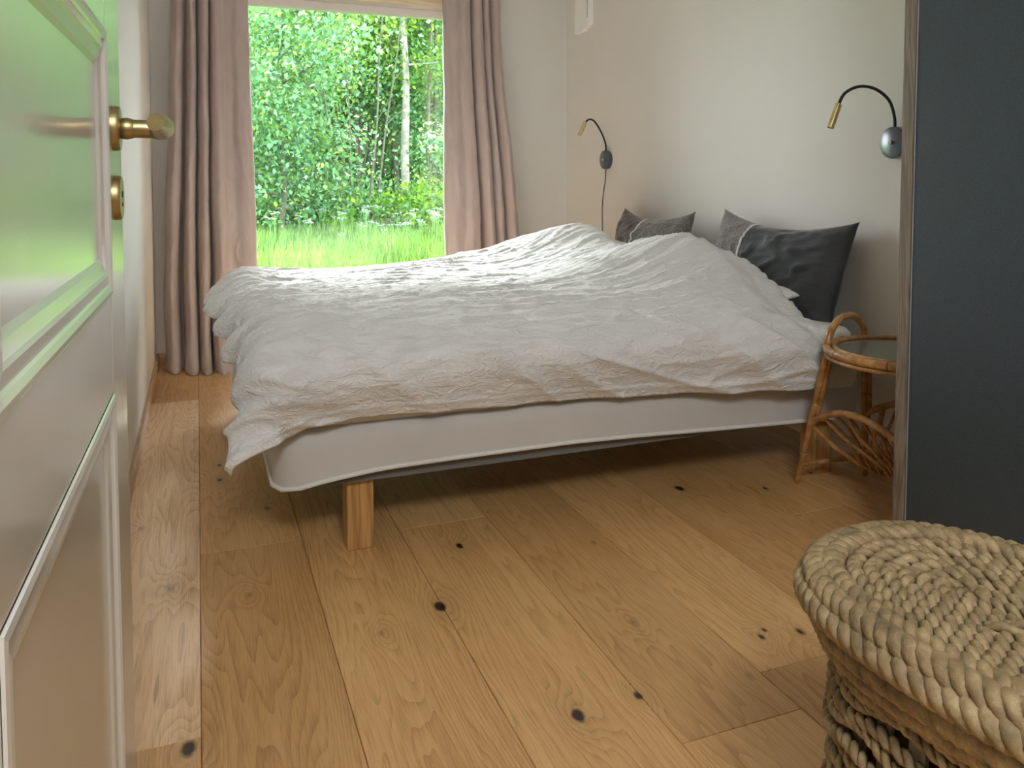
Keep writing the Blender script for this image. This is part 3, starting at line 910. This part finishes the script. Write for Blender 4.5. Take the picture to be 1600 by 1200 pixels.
# ------------------------------------------------------------------ wardrobe
def wardrobe():
    x0, x1, y1, y0, h = 1.620, 2.205, 1.518, .30, 2.30
    root = empty('wardrobe', (1.9, .9, 0), 'tall blue-black wardrobe with a grey oak side edge at the right', 'wardrobe')
    m = MB(); m.box(x0, x1, y1 - .034, y1, 0, h); m.box(x0, x1, y0, y0 + .034, 0, h); m.box(x0 + .03, x1, y0 + .034, y1 - .034, h - .03, h)
    m.box(x0 + .03, x1, y0 + .034, y1 - .034, .06, .09); m.box(x1 - .01, x1, y0 + .034, y1 - .034, .09, h - .03)
    m.obj('carcass', M['wardrobe_edge'], root, smooth=False, bevel=.002)
    m = MB(); m.box(x0 + .03, x0 + .045, y0 + .034, y1 - .034, 0, .06); m.obj('plinth', M['wardrobe_door'], root, smooth=False)
    ym = (y0 + y1) / 2
    for a, b, hy in ((ym + .002, y1 - .040, ym + .05), (y0 + .040, ym - .002, ym - .05)):
        m = MB(); m.box(x0 + .002, x0 + .024, a, b, .065, h - .006)
        d = m.obj('door', M['wardrobe_door'], root, smooth=False, bevel=.0015)
        m = MB(); m.box(x0 + .0005, x0 + .023, b - .0001, b + .0016, .066, h - .007)  # thin pale strip added for the light caught on the bevelled edge
        m.obj('edge_glint', M['glint_grey'], d, smooth=False)
wardrobe()

# ------------------------------------------------------------------ woven laundry basket
def basket():
    cx, cy, rot, A, B = .885, .600, radians(9), .186, .283
    root = empty('laundry_basket', (cx, cy, 0), 'lidded laundry basket woven from thick braided water hyacinth', 'basket')
    def ring(ins, z, n=140, wob=0.0, ph=0):
        P = []
        for i in range(n):
            a = 2 * pi * i / n
            ca, sa = cos(a), sin(a); e = 2 / 2.5
            x = (A - ins) * math.copysign(abs(ca) ** e, ca); y = (B - ins) * math.copysign(abs(sa) ** e, sa)
            zz = z + wob * sin(a * 9 + ph)
            P.append((cx + x * cos(rot) - y * sin(rot), cy + x * sin(rot) + y * cos(rot), zz))
        return P
    ZL = .480
    # lid
    m = MB()
    m.rope(ring(.004, ZL - .010), .0170, .056, 3, 8, flat=1.0, lump=.34, step=12)
    m.rope(ring(.012, ZL + .010), .0155, .052, 3, 8, lump=.34, step=12, phase=1.0)
    m.rope(ring(.031, ZL + .015), .0140, .050, 3, 8, lump=.34, step=12, phase=2.0)
    m.obj('lid_border', M['hyacinth'], root, auto=None)
    lid = MB()
    for k in range(9):
        ins = .056 + k * .0195
        if A - ins < .008: break
        z = ZL + .014 - .0012 * k
        lid.rope(ring(ins, z, 120, .0025, k), .0098, .036, 2, 7, lump=.42, step=8, phase=k * 1.1)
    l = lid.obj('lid', M['hyacinth'], root, auto=None)
    m = MB()
    inner = ring(.03, ZL, 100)
    cc = len(inner)
    m.V += inner + ring(.03, ZL - .012, 100); m.V += [(cx, cy, ZL)]
    m.F += [(i, (i + 1) % cc, 2 * cc) for i in range(cc)] + [(i + cc, (i + 1) % cc + cc, (i + 1) % cc, i) for i in range(cc)]
    m.obj('lid_shade_backing', M['basket_inner'], l, smooth=False)  # dark sheet under the ropes stands for the shade in the gaps
    # twisted cross cords that pull the weave together
    m = MB()
    ux, uy = cos(rot), sin(rot)
    def LP(a, b, z): return (cx + a * cos(rot) - b * sin(rot), cy + a * sin(rot) + b * cos(rot), z)
    m.rope(spline([LP(-.07, .045, ZL + .010), LP(-.03, .01, ZL + .022), LP(.03, -.03, ZL + .027), LP(.10, -.035, ZL + .022), LP(.15, -.02, ZL + .012)], 10), .0085, .05, 2, 8, closed=False, lump=.2)
    m.obj('lid_cord', M['hyacinth'], root, auto=None)
    # body
    m = MB()
    m.rope(ring(.020, ZL - .044), .0155, .038, 3, 8, lump=.3, step=9)
    m.rope(ring(.028, ZL - .066), .0140, .036, 3, 8, lump=.3, step=9, phase=2)
    m.obj('body_rim', M['hyacinth'], root, auto=None)
    m = MB()
    z = .395; k = 0
    while z > .02:
        m.rope(ring(.032 + .004 * (k % 2), z, 140, .007, k * 1.9), .0088, .036 if k % 2 else .030, 2, 6, lump=.3, step=7, phase=k * .9)
        m.rope(ring(.034, z - .016, 140, .010, k * 2.3 + .8), .0080, .033, 2, 6, lump=.3, step=7, phase=k * .7 + 1)
        z -= .046; k += 1
    m.obj('body_weave', M['hyacinth'], root, auto=None)
    st = resample(ring(.046, 0, 200), .046, True)
    for i, p in enumerate(st):
        a = st[(i + 1) % len(st)] - st[i - 1]; t_ = a.normalized(); nn = Vector((-t_.y, t_.x, 0))
        w_, d_ = .0105, .003
        m = MB()
        k = len(m.V)
        for zz in (0.004, .45):
            for sx, sy_ in ((-1, -1), (1, -1), (1, 1), (-1, 1)):
                q = p + t_ * (w_ * sx) + nn * (d_ * sy_); m.V.append((q.x, q.y, zz))
        m.F += [tuple(k + j for j in f) for f in ((0, 3, 2, 1), (4, 5, 6, 7), (0, 1, 5, 4), (1, 2, 6, 5), (2, 3, 7, 6), (3, 0, 4, 7))]
        m.obj('stake', M['basket_stake'], root, smooth=False)
    m = MB(); a = ring(.058, .006, 100); b = ring(.058, .455, 100); n = len(a)
    m.V += a + b; m.F += [(i, (i + 1) % n, (i + 1) % n + n, i + n) for i in range(n)] + [tuple(reversed(range(n)))]
    m.obj('shade_backing', M['basket_inner'], root, smooth=False)  # dark sheet behind the weave stands for the shade inside the basket
basket()

# ------------------------------------------------------------------ outside: meadow and birch wood
GZ = -.30
def leafmat(name, stops, trans=0.45):
    t = NT(name)
    g = t.add('ShaderNodeNewGeometry')
    c = t.ramp(g.outputs['Random Per Island'], stops)
    t.set(color=c, rough=0.45, spec=0.4)
    tr = t.add('ShaderNodeBsdfTranslucent')
    c2 = t.mix(0.5, c, (0.26, 0.46, 0.03)); t.lk(c2, tr.inputs[0])
    mx = t.add('ShaderNodeMixShader'); mx.inputs[0].default_value = trans
    t.lk(t.b.outputs[0], mx.inputs[1]); t.lk(tr.outputs[0], mx.inputs[2]); t.lk(mx.outputs[0], t.n['Material Output'].inputs[0])
    return t.m
M['leaf'] = leafmat('fresh_birch_leaves', [(0, (0.004, 0.03, 0.006)), (.35, (0.035, 0.16, 0.020)), (.65, (0.10, 0.26, 0.015)), (.85, (0.26, 0.36, 0.015)), (1, (0.12, 0.34, 0.16))])  # blue-green end of the ramp paints in the sky's reflection
M['leaf_dark'] = leafmat('shaded_leaves', [(0, (0.005, 0.03, 0.012)), (.5, (0.02, 0.09, 0.025)), (1, (0.06, 0.18, 0.05))], .35)  # darker copy of the leaves, shade put into the colour
M['leaf_blue'] = leafmat('blue_green_leaves', [(0, (0.005, 0.035, 0.015)), (.4, (0.05, 0.18, 0.09)), (.7, (0.09, 0.27, 0.10)), (.85, (0.16, 0.36, 0.22)), (1, (0.28, 0.38, 0.03))], .4)  # bluish stops put sky highlights into the leaf colour
M['grass'] = leafmat('meadow_grass', [(0, (0.006, 0.045, 0.006)), (.5, (0.04, 0.15, 0.015)), (.9, (0.14, 0.28, 0.04)), (1, (0.26, 0.34, 0.10))], .4)
M['bark'] = plain('grey_bark', (0.20, 0.20, 0.16), 0.85, var=0.45, scale=9, bump=0.5, bscale=30)
M['bark_dark'] = plain('dark_bark', (0.07, 0.075, 0.045), 0.9, var=0.4, scale=9, bump=0.5, bscale=30)
M['flower'] = plain('white_umbels', (0.20, 0.235, 0.23), 0.7)
M['stem'] = plain('green_stem', (0.10, 0.30, 0.06), 0.7)
M['ground'] = plain('meadow_soil', (0.06, 0.13, 0.03), 0.95, var=0.4, scale=2)

def quads(name, P, size, mat, up_bias=0.0, parent=None, aspect=.62):
    """many small leaves: P (N,3) centres, each a folded diamond"""
    N = len(P)
    d = rng.normal(size=(N, 3)); d[:, 2] -= .35; d /= np.linalg.norm(d, axis=1)[:, None]
    nn = rng.normal(size=(N, 3)); nn[:, 2] += up_bias
    s = np.cross(d, nn); s /= np.linalg.norm(s, axis=1)[:, None]
    n2 = np.cross(s, d)
    sz = (size * rng.uniform(.6, 1.25, N))[:, None]
    a = P - d * sz; b = P + s * sz * aspect + n2 * sz * .18 - d * sz * .1; c = P + d * sz; e = P - s * sz * aspect + n2 * sz * .18 - d * sz * .1
    V = np.stack([a, b, c, e], 1).reshape(-1, 3)
    me = bpy.data.meshes.new(name)
    me.vertices.add(N * 4); me.vertices.foreach_set('co', V.astype(np.float32).ravel())
    me.loops.add(N * 4); me.loops.foreach_set('vertex_index', np.arange(N * 4, dtype=np.int32))
    me.polygons.add(N); me.polygons.foreach_set('loop_start', np.arange(0, N * 4, 4, dtype=np.int32))
    me.update(calc_edges=True); me.validate()
    me.materials.append(mat)
    o = bpy.data.objects.new(name, me); COL.objects.link(o)
    if parent: o.parent = parent
    return o

def make_tree(h, tr_r, lean, crown, nleaf, lsize, lmat, bmat, low, seed, label, group, stems=1):
    """a tree at the origin: trunk with limbs, and its leaves"""
    rr = random.Random(seed)
    root = empty('tree', (0, 0, 0), label, 'tree', group)
    tips = []
    m = MB()
    for s_ in range(stems):
        la = Vector((lean[0] + (rr.uniform(-.22, .22) if stems > 1 else 0), lean[1] + (rr.uniform(-.15, .15) if stems > 1 else 0), 1))
        pts = [Vector((rr.uniform(-.12, .12) * (stems > 1), 0, 0))]
        for k in range(1, 11):
            f = k / 10
            pts.append(pts[0] + Vector((la.x * h * f + rr.uniform(-.03, .03), la.y * h * f + rr.uniform(-.03, .03), h * f)))
        sp = spline(pts, 3)
        m.tube(sp, [tr_r * (1 - .75 * i / (len(sp) - 1)) for i in range(len(sp))], 9)
        nb = int(13 if stems == 1 else 5)
        for q in range(nb):
            f = low + (1 - low) * (q + rr.random() * .6) / nb
            b0 = sp[min(int(f * (len(sp) - 1)), len(sp) - 1)]
            a = rr.uniform(0, 2 * pi); L = crown * (1.15 - .75 * f) * rr.uniform(.7, 1.2)
            e = b0 + Vector((cos(a) * L, sin(a) * L, L * rr.uniform(.05, .55)))
            mid = b0.lerp(e, .5) + Vector((0, 0, -.06 * L))
            bp = spline([b0, mid, e], 5)
            m.tube(bp, [tr_r * .30 * (1 - .8 * i / (len(bp) - 1)) + .004 for i in range(len(bp))], 6)
            for w in range(4):
                c = bp[int(len(bp) * (.35 + .16 * w)) if int(len(bp) * (.35 + .16 * w)) < len(bp) else -1]
                c2 = c + Vector((rr.gauss(0, .25), rr.gauss(0, .25), rr.gauss(0, .18))) * L * .6
                m.tube([c, c2], [.009, .004], 5)
                tips.append(c2)
            tips.append(e)
    m.obj('trunk', bmat, root, auto=None)
    T = np.array([tuple(v) for v in tips])
    idx = rng.integers(0, len(T), nleaf)
    P = T[idx] + rng.normal(size=(nleaf, 3)) * np.array([.34, .34, .22]) * (crown / 1.6)
    P[:, 2] = np.maximum(P[:, 2], .25)
    quads('foliage', P, lsize, lmat, .8, root)
    return root

def copy_tree(o, loc, rz, sc, label):
    c = o.copy(); COL.objects.link(c); c.location = loc; c.rotation_euler = (0, 0, rz); c.scale = (sc, sc, sc); c['label'] = label
    for ch in o.children:
        d = ch.copy(); COL.objects.link(d); d.parent = c
    return c

def place(o, loc, rz=0, sc=1):
    o.location = loc; o.rotation_euler = (0, 0, rz); o.scale = (sc, sc, sc); return o
def along(px, y):       # a direction in the photograph, walked out to depth y
    a = math.atan((px - 800) / FPX) + radians(21.242)
    return math.tan(a) * y

FG = 'trees of the wood outside the window'
# ground
m = MB(); m.V += [(-30, 5.02, GZ), (40, 5.02, GZ), (40, 60, GZ + .2), (-30, 60, GZ + .2)]; m.F += [(0, 1, 2, 3)]
tag(m.obj('ground', M['ground'], smooth=False), kind='structure')

ta = make_tree(9.5, .105, (.012, 0), 1.7, 9000, .060, M['leaf'], M['bark'], .42, 3, 'tall straight grey-barked birch right of centre in the window', FG)
place(ta, (along(633, 17.5), 17.5, GZ), 1.1, 1)
tb_ = make_tree(8.0, .075, (.03, 0), 1.9, 13000, .058, M['leaf_blue'], M['bark_dark'], .22, 5, 'slender dark-trunked tree just left of the grey birch', FG)
place(tb_, (along(612, 21), 21, GZ), .4, 1)
tc = make_tree(6.5, .040, (.02, .02), 1.7, 9000, .056, M['leaf'], M['bark_dark'], .45, 8, 'thicket of thin leaning stems in the middle of the window', FG, stems=7)
place(tc, (along(560, 19), 19, GZ), 0, 1)
td = make_tree(5.2, .06, (-.02, 0), 2.1, 15000, .052, M['leaf_blue'], M['bark_dark'], .16, 12, 'bushy pale-leaved tree low at the left side of the window', FG)
place(td, (along(440, 14.5), 14.5, GZ), 2.0, 1)
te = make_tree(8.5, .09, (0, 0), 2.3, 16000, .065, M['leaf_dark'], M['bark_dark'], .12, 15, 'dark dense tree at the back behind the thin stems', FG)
place(te, (along(520, 26), 26, GZ), 0, 1)
spots = [(ta, 655, 21.5, .85, 'thin grey trunk beside the right curtain edge'), (tc, 500, 21.5, 1.05, 'group of thin stems left of the middle thicket'),
         (tb_, 405, 20, 1.0, 'leafy tree at the left curtain edge'), (tb_, 470, 23, 1.05, 'leafy tree high behind the pale bushy tree'),
         (tb_, 675, 19, .95, 'leafy tree cut off by the right curtain'), (te, 430, 28, 1.1, 'dark tree at the far left of the wood'),
         (te, 610, 29, 1.1, 'dark tree far behind the grey birch'), (te, 690, 27, 1.0, 'dark tree at the far right of the wood'),
         (td, 360, 16, 1.0, 'pale bushy tree hidden mostly by the left curtain'), (tc, 590, 23, 1.1, 'thin stems far behind the birch trunk'),
         (te, 350, 30, 1.2, 'broad dark tree beyond the left curtain'), (te, 760, 30, 1.2, 'broad dark tree beyond the right curtain'),
         (tb_, 540, 31, 1.2, 'tall tree at the very back in the middle'), (tb_, 450, 34, 1.3, 'tall tree at the very back left'), (tb_, 650, 34, 1.3, 'tall tree at the very back right'),
         (tb_, 300, 24, 1.2, 'tall leafy tree left of the view'), (tb_, 780, 24, 1.2, 'tall leafy tree right of the view')]
for i, (src, px, y, sc, lab) in enumerate(spots):
    copy_tree(src, (along(px, y), y, GZ), i * 1.3 + .4, sc, lab)

def sapling(px, y, h, lean, rad, label, seed):
    rr = random.Random(seed)
    root = empty('young_tree', (along(px, y), y, GZ), label, 'tree', FG)
    L = root.location; m = MB()
    pts = spline([(L.x + lean * h * f + rr.uniform(-.03, .03) + .25 * lean * sin(f * 3), L.y + rr.uniform(-.03, .03), GZ + h * f) for f in (0, .2, .4, .6, .8, 1)], 4)
    m.tube(pts, [rad * (1 - .6 * i / len(pts)) for i in range(len(pts))], 7)
    for k in range(7):
        b = pts[int(len(pts) * (.3 + .09 * k))]; sg = 1 if k % 2 else -1
        m.tube([b, b + Vector((sg * rr.uniform(.2, .5), rr.uniform(-.2, .2), rr.uniform(.2, .5)))], [.009, .003], 5)
    m.obj('trunk', M['bark_dark'], root)
for k, (px, y, h, ln, rd, lb) in enumerate([(505, 15.8, 6, -.10, .030, 'slim dark sapling leaning left in the middle of the window'),
        (545, 15.2, 6, -.14, .026, 'slim sapling crossing the middle thicket, leaning left'), (556, 16.2, 6, -.05, .034, 'upright slim sapling in the middle thicket'),
        (572, 15.5, 6, .08, .026, 'slim sapling leaning right out of the middle thicket'), (580, 16.4, 6, .13, .024, 'thinnest sapling, leaning right towards the birch'),
        (452, 15.6, 6, -.06, .030, 'slim sapling left of the pale bushy tree'), (668, 17.8, 7, .02, .055, 'dark slim trunk right of the birch'),
        (622, 19, 7, -.03, .070, 'dark trunk close behind the birch on its left')]):
    sapling(px, y, h, ln, rd, lb, k)

# undergrowth
def bush(label, px, y, w, h, n, ls, mat, seed):
    r = np.random.default_rng(seed)
    root = empty('bush', (along(px, y), y, GZ), label, 'bush', 'bushes at the edge of the wood')
    c = r.normal(size=(26, 3)) * np.array([w * .42, w * .3, h * .22]); c[:, 2] = np.abs(c[:, 2]) * 1.2 + h * .25
    m = MB()
    for q in c: m.tube([(q[0] * .1, q[1] * .1, 0), (q[0] * .6, q[1] * .6, q[2] * .6), tuple(q)], [.014, .009, .004], 5)
    V = [v for v in m.V]
    me = bpy.data.meshes.new('stems'); me.from_pydata(V, [], m.F); me.materials.append(M['bark_dark'])
    so = bpy.data.objects.new('stems', me); COL.objects.link(so); so.parent = root
    P = c[r.integers(0, 26, n)] + r.normal(size=(n, 3)) * np.array([w * .13, w * .13, h * .13]); P[:, 2] = np.maximum(P[:, 2], .05)
    quads('foliage', P, ls, mat, .8, root)
bush('bright green bush right of the birch trunk', 662, 15.5, 1.5, 1.6, 5000, .055, M['leaf'], 1)
bush('rounded bush left of the birch trunk', 590, 16.5, 1.6, 1.3, 5000, .055, M['leaf_blue'], 2)
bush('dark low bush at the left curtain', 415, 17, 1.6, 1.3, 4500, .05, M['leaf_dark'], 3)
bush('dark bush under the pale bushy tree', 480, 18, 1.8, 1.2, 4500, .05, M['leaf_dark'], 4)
bush('low green bush in front of the thicket', 540, 17.5, 1.4, .9, 3500, .05, M['leaf'], 5)
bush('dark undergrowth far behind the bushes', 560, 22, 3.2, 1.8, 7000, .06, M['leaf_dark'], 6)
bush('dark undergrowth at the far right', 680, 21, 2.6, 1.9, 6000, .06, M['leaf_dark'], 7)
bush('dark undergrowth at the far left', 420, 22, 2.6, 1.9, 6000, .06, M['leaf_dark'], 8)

# branch with large leaves hanging into view beside the right curtain
br = empty('young_hazel', (along(712, 8.2), 8.2, GZ), 'young hazel with large round leaves beside the right curtain', 'tree')
m = MB(); m.tube(spline([(0, 0, 0), (-.03, 0, .8), (-.08, 0, 1.6), (-.22, 0, 1.78), (-.36, 0, 1.74)], 5), .010, 6)
m.V = [(v[0] + br.location.x, v[1] + br.location.y, v[2] + br.location.z) for v in m.V]
m.obj('stem', M['bark_dark'], br)
P = np.array([(-.42 + .42 * rng.random(), rng.normal() * .08, 1.58 + .32 * rng.random()) for _ in range(46)])
quads('leaves', P, .042, M['leaf_blue'], 2.0, br, aspect=.75)

# meadow grass: nobody could count it
def grass():
    N = 60000
    y = 5.6 + (22 - 5.6) * rng.random(N) ** .9
    lo, hi = np.tan(math.atan((330 - 800) / FPX) + radians(21.242)), np.tan(math.atan((760 - 800) / FPX) + radians(21.242))
    x = y * (lo + (hi - lo) * rng.random(N)) + rng.normal(size=N) * .3
    h = rng.uniform(.10, .56, N) * (.7 + .6 * (np.sin(x * 2.1) * np.sin(y * 1.7) * .5 + .5)); w = rng.uniform(.006, .016, N)
    a = rng.uniform(0, 2 * pi, N); lx = rng.normal(size=N) * .10; ly = rng.normal(size=N) * .10
    dx, dy = np.cos(a) * w, np.sin(a) * w
    z0 = np.full(N, GZ)
    V = np.stack([np.stack([x - dx, y - dy, z0], 1), np.stack([x + dx, y + dy, z0], 1),
                  np.stack([x + dx * .8 + lx * .4, y + dy * .8 + ly * .4, z0 + h * .6], 1), np.stack([x + lx, y + ly, z0 + h], 1),
                  np.stack([x - dx * .8 + lx * .4, y - dy * .8 + ly * .4, z0 + h * .6], 1)], 1).reshape(-1, 3)
    me = bpy.data.meshes.new('meadow_grass')
    me.vertices.add(N * 5); me.vertices.foreach_set('co', V.astype(np.float32).ravel())
    me.loops.add(N * 5); me.loops.foreach_set('vertex_index', np.arange(N * 5, dtype=np.int32))
    me.polygons.add(N); me.polygons.foreach_set('loop_start', np.arange(0, N * 5, 5, dtype=np.int32))
    me.update(calc_edges=True); me.materials.append(M['grass'])
    o = bpy.data.objects.new('meadow_grass', me); COL.objects.link(o)
    tag(o, 'long bright green meadow grass outside the window', 'grass', kind='stuff')
grass()

# white umbel flowers in the meadow
def flower_proto():
    root = empty('cow_parsley', (0, 0, GZ), 'white umbel flower standing in the meadow grass', 'flower', 'white umbel flowers in the meadow')
    m = MB(); hd = MB()
    m.tube([(0, 0, 0), (.01, 0, .3), (.0, .01, .52)], [.004, .003, .002], 5)
    for k in range(7):
        a = k * 2.4; r = .03 + .012 * k / 2
        q = (cos(a) * r, sin(a) * r, .60 + .01 * (k % 3))
        m.tube([(0, .01, .50), (q[0] * .6, q[1] * .6, .56), q], .0013, 4)
        hd.lathe([(.004, -.003), (.016, .002), (.012, .006), (.002, .009)], q, (0, 0, 1), 7)
    for mb, nm, mt in ((m, 'stem', 'stem'), (hd, 'flower_head', 'flower')):
        me = bpy.data.meshes.new(nm); me.from_pydata(mb.V, [], mb.F); me.materials.append(M[mt])
        o = bpy.data.objects.new(nm, me); COL.objects.link(o); o.parent = root
    return root
fp = flower_proto()
r_ = random.Random(4)
first = True
for i in range(90):
    y = r_.uniform(11.5, 19); px = r_.uniform(560, 688) if r_.random() < .7 else r_.uniform(402, 560)
    sc = r_.uniform(.8, 1.35); loc = (along(px, y), y, GZ)
    if first: fp.location = loc; fp.scale = (sc, sc, sc); first = False; continue
    c = fp.copy(); COL.objects.link(c); c.location = loc; c.scale = (sc, sc, sc); c.rotation_euler = (0, 0, r_.random() * 6)
    for ch in fp.children:
        d = ch.copy(); COL.objects.link(d); d.parent = c
